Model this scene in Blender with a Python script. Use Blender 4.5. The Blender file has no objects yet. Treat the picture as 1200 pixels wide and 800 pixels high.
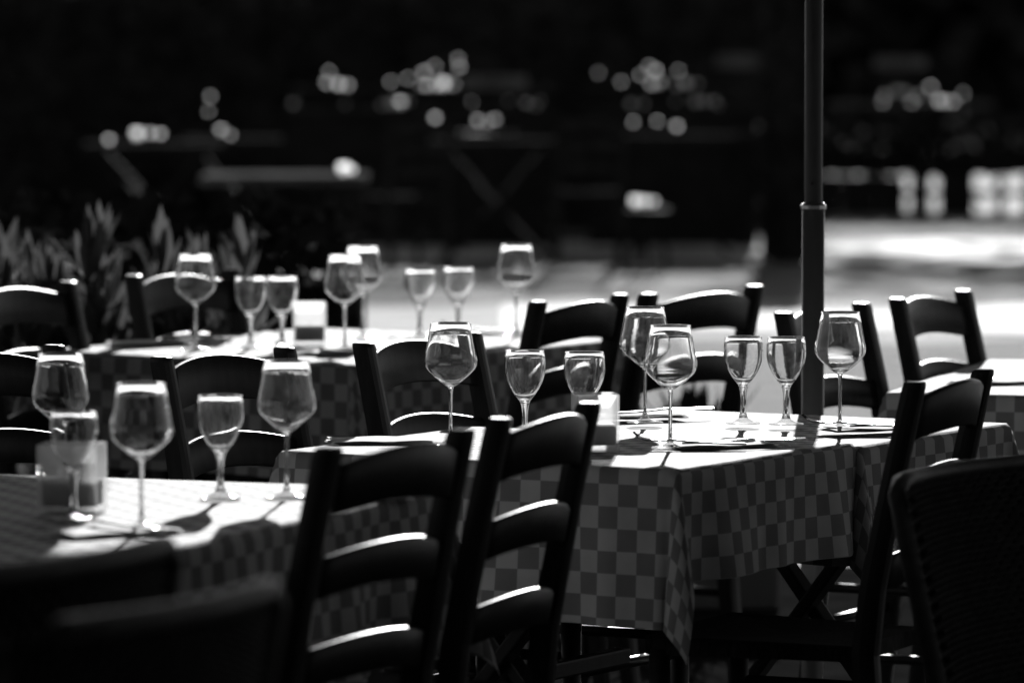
import bpy, bmesh, math, random
from mathutils import Vector, Matrix
random.seed(7)
R = math.radians
PI = math.pi
S = bpy.context.scene
COL = S.collection

# ------------------------------------------------------------------ camera, sky, sun, exposure
SUN_EL, SUN_AZ = 17.0, 4.0
cd = bpy.data.cameras.new("camera")
cam = bpy.data.objects.new("camera", cd)
COL.objects.link(cam)
cam.location = (0, 0, 1.515)
cam.rotation_euler = (R(90 - 3.44), 0, 0)
cd.sensor_width = 36
cd.lens = 192
cd.clip_start, cd.clip_end = 0.1, 2000
cd.dof.use_dof = True
cd.dof.focus_distance = 9.95
cd.dof.aperture_fstop = 4.0
S.camera = cam

w = bpy.data.worlds.new("World")
S.world = w
w.use_nodes = True
wn = w.node_tree
sky = wn.nodes.new("ShaderNodeTexSky")
sky.sky_type = 'NISHITA'
sky.sun_disc = False
sky.sun_elevation = R(SUN_EL)
sky.sun_rotation = R(SUN_AZ)
bw = wn.nodes.new("ShaderNodeRGBToBW")          # a black and white photograph
wn.links.new(sky.outputs[0], bw.inputs[0])
wn.links.new(bw.outputs[0], wn.nodes["Background"].inputs[0])
wn.nodes["Background"].inputs[1].default_value = 0.05

sd = bpy.data.lights.new("sun", 'SUN')
sd.energy = 5.0
sd.angle = R(0.5)
sun = bpy.data.objects.new("sun", sd)
COL.objects.link(sun)
tosun = Vector((math.sin(R(SUN_AZ)) * math.cos(R(SUN_EL)), math.cos(R(SUN_AZ)) * math.cos(R(SUN_EL)), math.sin(R(SUN_EL))))
sun.rotation_euler = tosun.to_track_quat('Z', 'Y').to_euler()
sun.location = (2, 30, 12)

S.view_settings.view_transform = 'Standard'
S.view_settings.look = 'None'
S.view_settings.gamma = 1
S.view_settings.exposure = 0.9
S.render.engine = 'CYCLES'
S.cycles.use_denoising = True
S.cycles.transparent_max_bounces = 24
S.cycles.max_bounces = 10
S.cycles.caustics_reflective = False
S.cycles.caustics_refractive = False
S.cycles.sample_clamp_indirect = 6

# ------------------------------------------------------------------ materials (all grey: black and white)
def g3(v):
    return (v, v, v, 1)

def mat(name, col, rough=0.6, spec=0.3, metal=0.0, noise=None, bump=None, coat=0.0):
    m = bpy.data.materials.new(name)
    m.use_nodes = True
    nt = m.node_tree
    b = nt.nodes["Principled BSDF"]
    b.inputs["Base Color"].default_value = g3(col)
    b.inputs["Roughness"].default_value = rough
    b.inputs["Specular IOR Level"].default_value = spec
    b.inputs["Metallic"].default_value = metal
    b.inputs["Coat Weight"].default_value = coat
    tc = nt.nodes.new("ShaderNodeTexCoord")
    if noise:
        sc, amt, stretch = noise
        mp = nt.nodes.new("ShaderNodeMapping")
        mp.inputs["Scale"].default_value = stretch
        nt.links.new(tc.outputs["Object"], mp.inputs[0])
        n = nt.nodes.new("ShaderNodeTexNoise")
        n.inputs["Scale"].default_value = sc
        n.inputs["Detail"].default_value = 6
        nt.links.new(mp.outputs[0], n.inputs["Vector"])
        r = nt.nodes.new("ShaderNodeMapRange")
        r.inputs["From Min"].default_value = 0.3
        r.inputs["From Max"].default_value = 0.7
        r.inputs["To Min"].default_value = col * (1 - amt)
        r.inputs["To Max"].default_value = col * (1 + amt)
        nt.links.new(n.outputs["Fac"], r.inputs["Value"])
        nt.links.new(r.outputs[0], b.inputs["Base Color"])
    if bump:
        sc, st, dist = bump
        n2 = nt.nodes.new("ShaderNodeTexNoise")
        n2.inputs["Scale"].default_value = sc
        n2.inputs["Detail"].default_value = 5
        nt.links.new(tc.outputs["Object"], n2.inputs["Vector"])
        bp = nt.nodes.new("ShaderNodeBump")
        bp.inputs["Strength"].default_value = st
        bp.inputs["Distance"].default_value = dist
        nt.links.new(n2.outputs["Fac"], bp.inputs["Height"])
        nt.links.new(bp.outputs[0], b.inputs["Normal"])
    return m

M = {}
M['wood'] = mat('dark_stained_wood', 0.012, 0.42, 0.22, noise=(9, 0.45, (6, 6, 1)), bump=(60, 0.15, 0.002))
M['straw'] = mat('dark_straw', 0.02, 0.8, 0.1, noise=(40, 0.5, (1, 4, 1)), bump=(120, 0.5, 0.003))
M['wicker'] = mat('black_wicker', 0.035, 0.55, 0.2, noise=(30, 0.4, (1, 1, 1)))
M['board'] = mat('table_board', 0.03, 0.9, 0.0, noise=(8, 0.4, (1, 8, 1)))
M['lit_board'] = mat('sunlit_board', 0.10, 0.95, 0.0, noise=(5, 0.5, (1, 1, 1)))  # lighter copy of the board, sunlight put into its colour
M['steel_dark'] = mat('painted_pole', 0.10, 0.38, 0.4, noise=(25, 0.12, (1, 1, 0.2)))
M['steel_shaded'] = mat('shaded_upper_pole', 0.035, 0.4, 0.35, noise=(25, 0.2, (1, 1, 0.2)))  # darker copy of the pole material, shade put into its colour
M['steel'] = mat('cutlery_steel', 0.45, 0.22, 0.5, metal=1.0)
M['canvas'] = mat('parasol_canvas', 0.3, 0.9, 0.1, noise=(30, 0.1, (1, 1, 1)))
M['gravel'] = mat('pale_gravel', 0.26, 0.9, 0.12, noise=(1.6, 0.4, (1, 1, 1)), bump=(45, 0.6, 0.02))
M['path'] = mat('pale_path', 0.42, 0.8, 0.2, noise=(1.3, 0.35, (1, 1, 1)), bump=(60, 0.5, 0.015))
M['terrace'] = mat('terrace_dark_for_shade', 0.014, 1.0, 0.0, noise=(6, 0.3, (1, 1, 1)), bump=(40, 0.4, 0.006))  # near-black tone stands for shade and cuts bounce light
M['lawn'] = mat('short_lawn', 0.10, 0.95, 0.10, noise=(1.8, 0.55, (1, 1, 1)), bump=(30, 0.8, 0.03))
M['hedge'] = mat('hedge_leaf', 0.03, 0.9, 0.0, noise=(4, 0.5, (1, 1, 1)))
M['bark'] = mat('bark', 0.05, 0.9, 0.1, noise=(12, 0.4, (1, 1, 0.2)), bump=(20, 0.6, 0.02))
M['wax'] = mat('candle_wax', 0.55, 0.6, 0.3)
M['pot'] = mat('dark_pot', 0.02, 0.85, 0.02, noise=(8, 0.3, (1, 1, 1)))

def cloth_mat(name, light, dark, check):
    m = mat(name, light, 0.8, 0.0)
    nt = m.node_tree
    b = nt.nodes["Principled BSDF"]
    b.inputs["Specular IOR Level"].default_value = 0.12
    uv = nt.nodes.new("ShaderNodeUVMap")
    ck = nt.nodes.new("ShaderNodeTexChecker")
    ck.inputs["Scale"].default_value = 1.0 / check
    ck.inputs["Color1"].default_value = g3(light)
    ck.inputs["Color2"].default_value = g3(dark)
    nt.links.new(uv.outputs[0], ck.inputs["Vector"])
    n = nt.nodes.new("ShaderNodeTexNoise")
    n.inputs["Scale"].default_value = 14
    n.inputs["Detail"].default_value = 8
    nt.links.new(uv.outputs[0], n.inputs["Vector"])
    r = nt.nodes.new("ShaderNodeMapRange")
    r.inputs["To Min"].default_value = 0.75
    r.inputs["To Max"].default_value = 1.2
    nt.links.new(n.outputs["Fac"], r.inputs["Value"])
    mx = nt.nodes.new("ShaderNodeMix")
    mx.data_type = 'RGBA'
    mx.blend_type = 'MULTIPLY'
    mx.inputs[0].default_value = 1
    nt.links.new(ck.outputs["Color"], mx.inputs[6])
    nt.links.new(r.outputs[0], mx.inputs[7])
    nt.links.new(mx.outputs[2], b.inputs["Base Color"])
    # woven threads
    wv = nt.nodes.new("ShaderNodeTexWave")
    wv.inputs["Scale"].default_value = 260
    wv.inputs["Distortion"].default_value = 1.0
    nt.links.new(uv.outputs[0], wv.inputs["Vector"])
    bp = nt.nodes.new("ShaderNodeBump")
    bp.inputs["Strength"].default_value = 0.12
    bp.inputs["Distance"].default_value = 0.001
    nt.links.new(wv.outputs["Fac"], bp.inputs["Height"])
    nt.links.new(bp.outputs[0], b.inputs["Normal"])
    return m

M['cloth'] = cloth_mat('checked_cloth', 0.45, 0.2, 0.038)
M['napkin'] = mat('white_paper_napkin', 0.72, 0.85, 0.08, noise=(60, 0.06, (1, 1, 1)))

def solid_glass(name, haze):
    m = bpy.data.materials.new(name)
    m.use_nodes = True
    b = m.node_tree.nodes["Principled BSDF"]
    b.inputs["Base Color"].default_value = g3(1.0)
    b.inputs["Transmission Weight"].default_value = 1.0
    b.inputs["Roughness"].default_value = 0.02
    b.inputs["IOR"].default_value = 1.5
    nt = m.node_tree
    if haze:        # translucent haze mixed in so backlit bowls glow a little, patchy by noise
        tc = nt.nodes.new("ShaderNodeTexCoord")
        ns = nt.nodes.new("ShaderNodeTexNoise")
        ns.inputs["Scale"].default_value = 45
        ns.inputs["Detail"].default_value = 5
        nt.links.new(tc.outputs["Object"], ns.inputs["Vector"])
        r = nt.nodes.new("ShaderNodeMapRange")
        r.inputs["From Min"].default_value = 0.35
        r.inputs["From Max"].default_value = 0.7
        r.inputs["To Min"].default_value = haze * 0.35
        r.inputs["To Max"].default_value = haze * 2.2
        nt.links.new(ns.outputs["Fac"], r.inputs["Value"])
        tl = nt.nodes.new("ShaderNodeBsdfTranslucent")
        tl.inputs[0].default_value = g3(0.95)
        mx = nt.nodes.new("ShaderNodeMixShader")
        nt.links.new(r.outputs[0], mx.inputs[0])
        nt.links.new(b.outputs[0], mx.inputs[1])
        nt.links.new(tl.outputs[0], mx.inputs[2])
        nt.links.new(mx.outputs[0], nt.nodes["Material Output"].inputs[0])
    return m
M['glass'] = solid_glass('solid_clear_glass', 0.0)
M['bowl'] = solid_glass('clear_glass_with_haze', 0.004)
def foot_glass():
    m = bpy.data.materials.new('flat_clear_glass')
    m.use_nodes = True
    nt = m.node_tree
    nt.nodes.remove(nt.nodes["Principled BSDF"])
    lw = nt.nodes.new("ShaderNodeLayerWeight")
    pw = nt.nodes.new("ShaderNodeMath")
    pw.operation = 'POWER'
    pw.inputs[1].default_value = 3.5
    nt.links.new(lw.outputs["Facing"], pw.inputs[0])
    r = nt.nodes.new("ShaderNodeMapRange")
    r.inputs["To Min"].default_value = 0.08
    r.inputs["To Max"].default_value = 0.8
    nt.links.new(pw.outputs[0], r.inputs["Value"])
    tr = nt.nodes.new("ShaderNodeBsdfTransparent")
    tr.inputs[0].default_value = g3(0.86)
    gl = nt.nodes.new("ShaderNodeBsdfGlossy")
    gl.inputs["Roughness"].default_value = 0.06
    mx = nt.nodes.new("ShaderNodeMixShader")
    nt.links.new(r.outputs[0], mx.inputs[0])
    nt.links.new(tr.outputs[0], mx.inputs[1])
    nt.links.new(gl.outputs[0], mx.inputs[2])
    nt.links.new(mx.outputs[0], nt.nodes["Material Output"].inputs[0])
    return m
M['foot'] = foot_glass()
def frosted(name, dif, trans, clear):
    m = bpy.data.materials.new(name)
    m.use_nodes = True
    nt = m.node_tree
    nt.nodes.remove(nt.nodes["Principled BSDF"])
    d = nt.nodes.new("ShaderNodeBsdfDiffuse")
    d.inputs[0].default_value = g3(dif)
    t = nt.nodes.new("ShaderNodeBsdfTranslucent")
    t.inputs[0].default_value = g3(trans)
    a = nt.nodes.new("ShaderNodeAddShader")
    nt.links.new(d.outputs[0], a.inputs[0])
    nt.links.new(t.outputs[0], a.inputs[1])
    tr = nt.nodes.new("ShaderNodeBsdfTransparent")
    mx = nt.nodes.new("ShaderNodeMixShader")
    mx.inputs[0].default_value = clear
    nt.links.new(a.outputs[0], mx.inputs[1])
    nt.links.new(tr.outputs[0], mx.inputs[2])
    nt.links.new(mx.outputs[0], nt.nodes["Material Output"].inputs[0])
    return m
M['frost'] = frosted('frosted_glass', 0.10, 0.6, 0.6)
M['frost_glint'] = frosted('glint_glass', 0.05, 0.93, 0.45)  # bright translucent mix, made to read as glints
def leaf_mat():
    m = mat('oleander_leaf', 0.045, 0.4, 0.35, noise=(6, 0.35, (1, 1, 1)))
    nt = m.node_tree
    t = nt.nodes.new("ShaderNodeBsdfTranslucent")
    t.inputs[0].default_value = g3(0.03)
    a = nt.nodes.new("ShaderNodeAddShader")
    nt.links.new(nt.nodes["Principled BSDF"].outputs[0], a.inputs[0])
    nt.links.new(t.outputs[0], a.inputs[1])
    nt.links.new(a.outputs[0], nt.nodes["Material Output"].inputs[0])
    return m
M['leaf'] = leaf_mat()

# ------------------------------------------------------------------ helpers
def me_obj(name, verts, faces, m, parent=None, smooth=False, uvs=None):
    me = bpy.data.meshes.new(name)
    me.from_pydata([tuple(v) for v in verts], [], faces)
    if uvs:
        l = me.uv_layers.new(name="UVMap")
        for lp in me.loops:
            l.data[lp.index].uv = uvs[lp.vertex_index]
    if m:
        me.materials.append(m)
    if smooth:
        me.polygons.foreach_set("use_smooth", [True] * len(me.polygons))
    me.update()
    o = bpy.data.objects.new(name, me)
    COL.objects.link(o)
    if parent:
        o.parent = parent
    return o

class MB:
    def __init__(s):
        s.v, s.f = [], []
    def box(s, c, d, rot=None, bev=0.0):
        bm = bmesh.new()
        bmesh.ops.create_cube(bm, size=1)
        for v in bm.verts:
            v.co = Vector((v.co.x * d[0], v.co.y * d[1], v.co.z * d[2]))
        if bev:
            bmesh.ops.bevel(bm, geom=bm.edges[:], offset=bev, segments=2, affect='EDGES', profile=0.6)
        n = len(s.v)
        bm.verts.index_update()
        for v in bm.verts:
            p = v.co.copy()
            if rot:
                p = rot @ p
            s.v.append(p + Vector(c))
        for f in bm.faces:
            s.f.append([n + q.index for q in f.verts])
        bm.free()
        return s
    def tube(s, pts, rad, n=10, cap=True):
        pts = [Vector(p) for p in pts]
        if not isinstance(rad, (list, tuple)):
            rad = [rad] * len(pts)
        base = len(s.v)
        for i, p in enumerate(pts):
            a = pts[max(i - 1, 0)]
            b = pts[min(i + 1, len(pts) - 1)]
            d = (b - a).normalized()
            ref = Vector((1, 0, 0)) if abs(d.x) < 0.8 else Vector((0, 0, 1))
            e = d.cross(ref).normalized()
            h = d.cross(e)
            for k in range(n):
                t = 2 * PI * k / n
                s.v.append(p + (e * math.cos(t) + h * math.sin(t)) * rad[i])
        for i in range(len(pts) - 1):
            for k in range(n):
                k2 = (k + 1) % n
                s.f.append([base + i * n + k, base + i * n + k2, base + (i + 1) * n + k2, base + (i + 1) * n + k])
        if cap:
            s.f.append([base + k for k in range(n)][::-1])
            s.f.append([base + (len(pts) - 1) * n + k for k in range(n)])
        return s
    def loft(s, rings, cap=True):
        base = len(s.v)
        n = len(rings[0])
        for r in rings:
            s.v += [Vector(p) for p in r]
        for i in range(len(rings) - 1):
            for k in range(n):
                k2 = (k + 1) % n
                s.f.append([base + i * n + k, base + i * n + k2, base + (i + 1) * n + k2, base + (i + 1) * n + k])
        if cap:
            s.f.append([base + k for k in range(n)][::-1])
            s.f.append([base + (len(rings) - 1) * n + k for k in range(n)])
        return s
    def lathe(s, prof, n=28, c=(0, 0, 0)):
        base = len(s.v)
        for r, z in prof:
            for k in range(n):
                t = 2 * PI * k / n
                s.v.append(Vector((c[0] + r * math.cos(t), c[1] + r * math.sin(t), c[2] + z)))
        for i in range(len(prof) - 1):
            for k in range(n):
                k2 = (k + 1) % n
                s.f.append([base + i * n + k, base + i * n + k2, base + (i + 1) * n + k2, base + (i + 1) * n + k])
        return s
    def build(s, name, m, parent=None, smooth=False):
        return me_obj(name, s.v, s.f, m, parent, smooth)

def tag(o, label=None, cat=None, group=None, kind=None):
    if label: o['label'] = label
    if cat: o['category'] = cat
    if group: o['group'] = group
    if kind: o['kind'] = kind
    return o

def thing(name, label, cat, loc=(0, 0, 0), rz=0.0, group=None):
    o = bpy.data.objects.new(name, None)
    o.empty_display_size = 0.1
    COL.objects.link(o)
    o.location = loc
    o.rotation_euler = (0, 0, rz)
    return tag(o, label, cat, group)

def dup(root, loc, rz, label, group=None, scale=None):
    r = root.copy()
    COL.objects.link(r)
    r.location = loc
    r.rotation_euler = (0, 0, rz)
    if scale:
        r.scale = scale
    r['label'] = label
    if group:
        r['group'] = group
    for ch in list(root.children):
        c = ch.copy()
        COL.objects.link(c)
        c.parent = r
        for gc in list(ch.children):
            d = gc.copy()
            COL.objects.link(d)
            d.parent = c
    return r

# ------------------------------------------------------------------ ground
def sheet(name, x0, x1, y0, y1, z, m, nx=1, ny=1, wob=0.0):
    v, f = [], []
    for j in range(ny + 1):
        for i in range(nx + 1):
            x = x0 + (x1 - x0) * i / nx
            y = y0 + (y1 - y0) * j / ny
            if wob and j in (0, ny):
                y += wob * (math.sin(x * 1.7 + j) + 0.6 * math.sin(x * 3.9 + 2 * j))
            v.append((x, y, z))
    for j in range(ny):
        for i in range(nx):
            a = j * (nx + 1) + i
            f.append([a, a + 1, a + nx + 2, a + nx + 1])
    return tag(me_obj(name, v, f, m), kind='structure')
sheet('ground', -400, 400, -200, 900, 0.0, M['gravel'], 4, 4)
sheet('terrace', -14, 14, -2.5, 14.95, 0.004, M['terrace'], 40, 4, 0.05)  # dark sheet laid where the ground is only in shade
sheet('lawn', -14, 14, 28.6, 33.4, 0.004, M['lawn'], 90, 2, 0.35)
sheet('lawn', -14, 14, 18.2, 25.4, 0.004, M['lawn'], 60, 2, 0.25)
sheet('path', -14, 14, 34.0, 35.9, 0.008, M['path'], 90, 2, 0.55)
sheet('path', -.05, 14, 26.0, 28.0, 0.008, M['path'], 60, 2, 0.3)
sheet('lawn', -14, 14, 36.45, 41.5, 0.004, M['lawn'], 60, 2, 0.12)

# ------------------------------------------------------------------ ladder-back chair
def rail_mesh(w, zt, zb, yc, bow, arch_t, arch_b, th):
    mb = MB()
    rings = []
    n = 14
    for i in range(n + 1):
        x = -w / 2 + w * i / n
        k = 1 - (2 * x / w) ** 2
        y = yc - bow * k
        t, b = zt + arch_t * k, zb + arch_b * k
        e = th * 0.5
        lean = 0.2
        ring = []
        for (dy, z) in ((-e, b + .004), (-e, t - .006), (-e * .55, t - .0012), (0, t), (e * .55, t - .0012), (e, t - .006), (e, b + .004), (e * .5, b), (-e * .5, b)):
            ring.append((x, y + dy - (z - zb) * lean, z))
        rings.append(ring)
    mb.loft(rings)
    return mb
def post_mesh(sx):
    mb = MB()
    rings = []
    for (y, z, wd, dp) in ((-.045, 0, .015, .017), (-.02, .2, .018, .02), (0, .44, .019, .023), (-.012, .55, .019, .022), (-.052, .75, .018, .02), (-.084, .893, .017, .019), (-.086, .9, .0155, .0175), (-.0866, .902, .012, .014)):
        ring = []
        for k in range(12):
            t = 2 * PI * k / 12 + PI / 12
            c, s_ = math.cos(t), math.sin(t)
            q = (abs(c) ** 5 + abs(s_) ** 5) ** (-1 / 5)
            ring.append((sx * .19 + c * q * wd, y + s_ * q * dp, z))
        rings.append(ring)
    return mb.loft(rings)
def make_chair(label, group):
    t = thing('ladder_back_chair', label, 'chair', group=group)
    W_ = .345
    post_mesh(-1).build('post', M['wood'], t)
    post_mesh(1).build('post', M['wood'], t)
    rail_mesh(W_, .872, .800, -.068, .028, .024, .016, .02).build('top_rail', M['wood'], t, True)
    rail_mesh(W_, .738, .678, -.042, .026, .020, .016, .018).build('slat', M['wood'], t, True)
    rail_mesh(W_, .604, .546, -.015, .024, .018, .015, .018).build('slat', M['wood'], t, True)
    for sx in (-1, 1):
        MB().tube([(sx * .2, .37, 0), (sx * .2, .37, .2), (sx * .2, .37, .435)], [.014, .018, .019], 10).build('front_leg', M['wood'], t, True)
    # rush seat: four sloped wedges meeting on the diagonals
    mb = MB()
    x1, x2, y1, y2 = .175, .215, .02, .39
    top = [(-x1, y1, .452), (x1, y1, .452), (x2, y2, .458), (-x2, y2, .458)]
    inn = [(-.05, .17, .446), (.05, .17, .446), (.05, .24, .446), (-.05, .24, .446)]
    bot = [(x * 1.0, y, .425) for x, y, z in top]
    mb.v += [Vector(p) for p in top + inn + bot]
    for k in range(4):
        k2 = (k + 1) % 4
        mb.f.append([k, k2, 4 + k2, 4 + k])
        mb.f.append([k2, k, 8 + k, 8 + k2])
    mb.f.append([4, 5, 6, 7])
    mb.f.append([11, 10, 9, 8])
    mb.build('seat', M['straw'], t)
    for z in (.17, .31):
        MB().tube([(-.2, .37, z), (.2, .37, z)], .011, 8).build('stretcher', M['wood'], t, True)
        for sx in (-1, 1):
            MB().tube([(sx * .19, -.02, z + .03), (sx * .2, .37, z + .03)], .010, 8).build('stretcher', M['wood'], t, True)
    MB().tube([(-.19, -.02, .26), (.19, -.02, .26)], .010, 8).build('stretcher', M['wood'], t, True)
    return t
GC = 'dark ladder-back chairs around the laid tables'
def chair_pose(near, far, side):
    ex, ey = far[0] - near[0], far[1] - near[1]
    l = math.hypot(ex, ey)
    ex, ey = ex / l, ey / l
    fx, fy = (-ey, ex) if side == 'L' else (ey, -ex)
    mx, my = (near[0] + far[0]) / 2, (near[1] + far[1]) / 2
    return (mx + fx * .0866, my + fy * .0866, 0), math.atan2(-fx, fy), max(.92, min(1.16, l / .38))
CH = [
    ((-.253, 7.72), (-.08, 8.03), 'L', 'nearest ladder-back chair with three lit slats, pulled up to the left table'),
    ((-.018, 8.27), (.122, 8.60), 'L', 'dark ladder-back chair in front of the checked front drop of the middle table'),
    ((.675, 9.09), (.812, 9.40), 'L', 'dark ladder-back chair between the middle table and the right wicker armchair'),
    ((.062, 11.64), (.232, 11.92), 'L', 'black silhouetted chair beyond the two small goblets and the candle of the middle table'),
    ((.298, 11.95), (.550, 12.32), 'L', 'black silhouetted chair behind the pair of overlapping wine glasses, widest backrest against the pale ground'),
    ((.557, 11.2), (.74, 11.57), 'R', 'black chair standing right behind the parasol pole'),
    ((.83, 11.75), (1.0, 12.1), 'R', 'dark chair against the pale lawn, right of the parasol pole, at the far right table'),
    ((-.278, 10.17), (-.08, 10.5), 'R', 'dark chair whose backrest stands right behind the lone wine glass of the middle table'),
    ((-.628, 9.75), (-.42, 10.03), 'R', 'dark chair seen behind the goblet and wine glass of the left table'),
    ((-1.05, 9.8), (-.85, 10.1), 'R', 'dark chair cut by the left picture edge, just above the candle of the left table'),
    ((-1.2, 12.15), (-1.02, 12.5), 'R', 'dark chair cut by the left picture edge in front of the oleander shrubs'),
    ((-.89, 12.8), (-.676, 13.1), 'R', 'dark chair behind the leftmost wine glass of the back table, oleander behind it'),
]
chair0 = None
for nr, fr, sd_, lab in CH:
    loc, rz, wx = chair_pose(nr, fr, sd_)
    if chair0 is None:
        chair0 = make_chair(lab, GC)
        chair0.location = loc
        chair0.rotation_euler = (0, 0, rz)
    else:
        dup(chair0, loc, rz, lab, scale=(wx, 1, 1))

# ------------------------------------------------------------------ tables and cloths
def make_table(label, L, W, corner, ang, dz=0.0, cross=.40, ends=(-1, 1)):
    """corner: near corner on the ground; local X runs along the long side (away), Y to the left"""
    c, s = math.cos(ang), math.sin(ang)
    cx, cy = corner[0] + c * L / 2 - s * W / 2, corner[1] + s * L / 2 + c * W / 2
    t = thing('folding_table', label, 'table', (cx, cy, dz), ang)
    MB().box((0, 0, .730), (L - .01, W - .01, .03), bev=.006).build('tabletop', M['board'], t)
    for e in ends:
        x = e * (L / 2 - .1)
        for q in (-1, 1):
            a = Vector((x + q * .013, -q * W * .42, 0))
            b = Vector((x + q * .013, q * W * .36, .714))
            d = b - a
            rot = d.to_track_quat('Z', 'X').to_matrix()
            MB().box((a + b) / 2 + Vector((0, 0, .008)), (.024, .042, d.length), rot, .004).build('leg', M['wood'], t)
    MB().box((0, 0, .355), (L - .25, .03, .03), bev=.004).build('stretcher', M['wood'], t)
    return t, (cx, cy)

def make_cloth(label, L, W, drops, center, ang, z, seed, corner_k=.30, group=None, res=.014):
    """drops: hang beyond -X, +X, -Y, +Y edges"""
    rnd = random.Random(seed)
    ph = [rnd.uniform(0, 6) for _ in range(8)]
    dxm, dxp, dym, dyp = drops
    xs0, xs1 = -L / 2 - dxm, L / 2 + dxp
    ys0, ys1 = -W / 2 - dym, W / 2 + dyp
    nx = int((xs1 - xs0) / res)
    ny = int((ys1 - ys0) / res)
    r0 = .009
    def hang(a):
        if a <= 0: return 0.0, 0.0
        if a < r0 * PI / 2:
            q = a / r0
            return r0 * math.sin(q), -r0 * (1 - math.cos(q))
        return r0, -(r0 + a - r0 * PI / 2)
    def wave(s_, k):
        return math.sin(s_ * 17 + ph[k]) + .6 * math.sin(s_ * 31 + ph[k + 1]) + .25 * math.sin(s_ * 57 + ph[k + 2])
    v, uv, f = [], [], []
    for j in range(ny + 1):
        for i in range(nx + 1):
            s_ = xs0 + (xs1 - xs0) * i / nx
            t_ = ys0 + (ys1 - ys0) * j / ny
            sx = 1 if s_ > 0 else -1
            sy = 1 if t_ > 0 else -1
            a = max(abs(s_) - L / 2, 0)
            b = max(abs(t_) - W / 2, 0)
            x, y, zz = max(-L / 2, min(L / 2, s_)), max(-W / 2, min(W / 2, t_)), 0
            if a > 0 and b > 0:
                r = math.hypot(a, b)
                phi = math.atan2(b, a)
                o, zz = hang(r)
                zz *= 1 - .05 * math.sin(2 * phi)
                p = corner_k * max(r - .01, 0) * math.sin(2 * phi) ** 1.3
                fold = .10 * r * math.sin(4 * phi) + .035 * r * math.sin(6 * phi + ph[0])
                x += sx * (o * math.cos(phi) + p * .707 + fold * .707)
                y += sy * (o * math.sin(phi) + p * .707 - fold * .707)
            elif a > 0:
                o, zz = hang(a)
                side = 0 if sx > 0 else 2
                x += sx * (o + (.012 + .012 * wave(t_, side)) * min(a / .25, 1.3))
            elif b > 0:
                o, zz = hang(b)
                side = 1 if sy > 0 else 4
                y += sy * (o + (.014 + .014 * wave(s_, side)) * min(b / .25, 1.3))
            else:
                zz = .0012 * math.sin(s_ * 9 + ph[5]) * math.sin(t_ * 11 + ph[6])
            v.append((x, y, zz))
            uv.append((s_ + 5, t_ + 5))
    for j in range(ny):
        for i in range(nx):
            q = j * (nx + 1) + i
            f.append([q, q + 1, q + nx + 2, q + nx + 1])
    o = me_obj('tablecloth', v, f, M['cloth'], None, True, uv)
    o.location = (center[0], center[1], z)
    o.rotation_euler = (0, 0, ang)
    return tag(o, label, 'tablecloth', group)
ZT = .7475
GT = 'checked tablecloths'
U = R(60)
t1, c1 = make_table('middle folding table, front half, under a checked cloth', .655, .78, (.275, 9.18), U, ends=(-1,))
make_cloth('checked cloth with the corner fold hanging at the front of the middle table', .66, .785, (.275, .20, .20, .2), c1, U, ZT, 3, group=GT)
k2 = (.275 + math.cos(U) * .672 + .010, 9.18 + math.sin(U) * .672 - .005)
t2, c2 = make_table('middle folding table, rear half with crossed legs beside the parasol pole', .62, .72, k2, U, -.006, ends=(1,))
make_cloth('checked cloth on the rear half of the middle table, by the parasol pole', .625, .725, (.22, .2, .21, .2), c2, U, ZT - .006, 8, group=GT)
UA = R(69)
ta, ca = make_table('left folding table nearest the front', 1.34, .80, (-.60, 7.55), UA)
make_cloth('checked cloth on the left table, partly in shade', 1.345, .805, (.25, .2, .27, .2), ca, UA, ZT, 5, group=GT)
UB = R(56.4)
tb, cb = make_table('back folding table in front of the oleander', 1.08, .88, (-.351, 11.94), UB)
make_cloth('checked cloth on the back table', 1.085, .885, (.26, .2, .22, .2), cb, UB, ZT, 11, group=GT)
UC = R(74)
tc_, cc = make_table('far right folding table cut by the picture edge', 1.1, .78, (.765 + .78 * math.sin(UC), 11.05 - .78 * math.cos(UC)), UC)
make_cloth('checked cloth on the far right table behind the parasol pole', 1.105, .785, (.26, .2, .2, .2), cc, UC, ZT, 14, group=GT)
TOP = ZT + .0015

# ------------------------------------------------------------------ glasses
def shell(prof, tip_z, th):
    """closed wall: outer profile up, rounded lip, inner profile down to the centre"""
    outer = [(.0001, prof[0][1])] + list(prof)
    r1, z1 = prof[-1]
    lip = [(r1 + .0001, z1 + .0006), (r1 - th * .5, z1 + .0011), (r1 - th - .0001, z1 + .0006)]
    inner = [(r - th, z + (.0006 if i < 4 else 0)) for i, (r, z) in list(enumerate(prof))[::-1] if r > .012]
    return outer + lip + inner + [(.006, tip_z + .0006), (.0001, tip_z)]
def make_wine(label, group):
    t = thing('wine_glass', label, 'wine glass', group=group)
    prof = [(.0050, .1036), (.0075, .1045), (.0125, .1075), (.020, .1130), (.030, .1215), (.0385, .1295), (.0433, .1352), (.0460, .1402), (.0471, .1455), (.0472, .151), (.0463, .158), (.0447, .166), (.0425, .176), (.0392, .196), (.0358, .2165)]
    MB().lathe(shell(prof, .1085, .0011), 48).build('bowl', M['bowl'], t, True)
    st = [(.0001, .1034), (.0050, .1034), (.0044, .099), (.0036, .092), (.0033, .07), (.0033, .04), (.004, .02), (.0062, .0115), (.0001, .0115)]
    MB().lathe(st, 20).build('stem', M['glass'], t, True)
    ft = [(.0001, .0112), (.006, .0108), (.012, .0072), (.022, .0042), (.0335, .0024), (.0345, .0014), (.0335, .0004), (.012, .0006), (.0001, .0006)]
    MB().lathe(ft, 36).build('foot', M['foot'], t, True)
    return t
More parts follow.
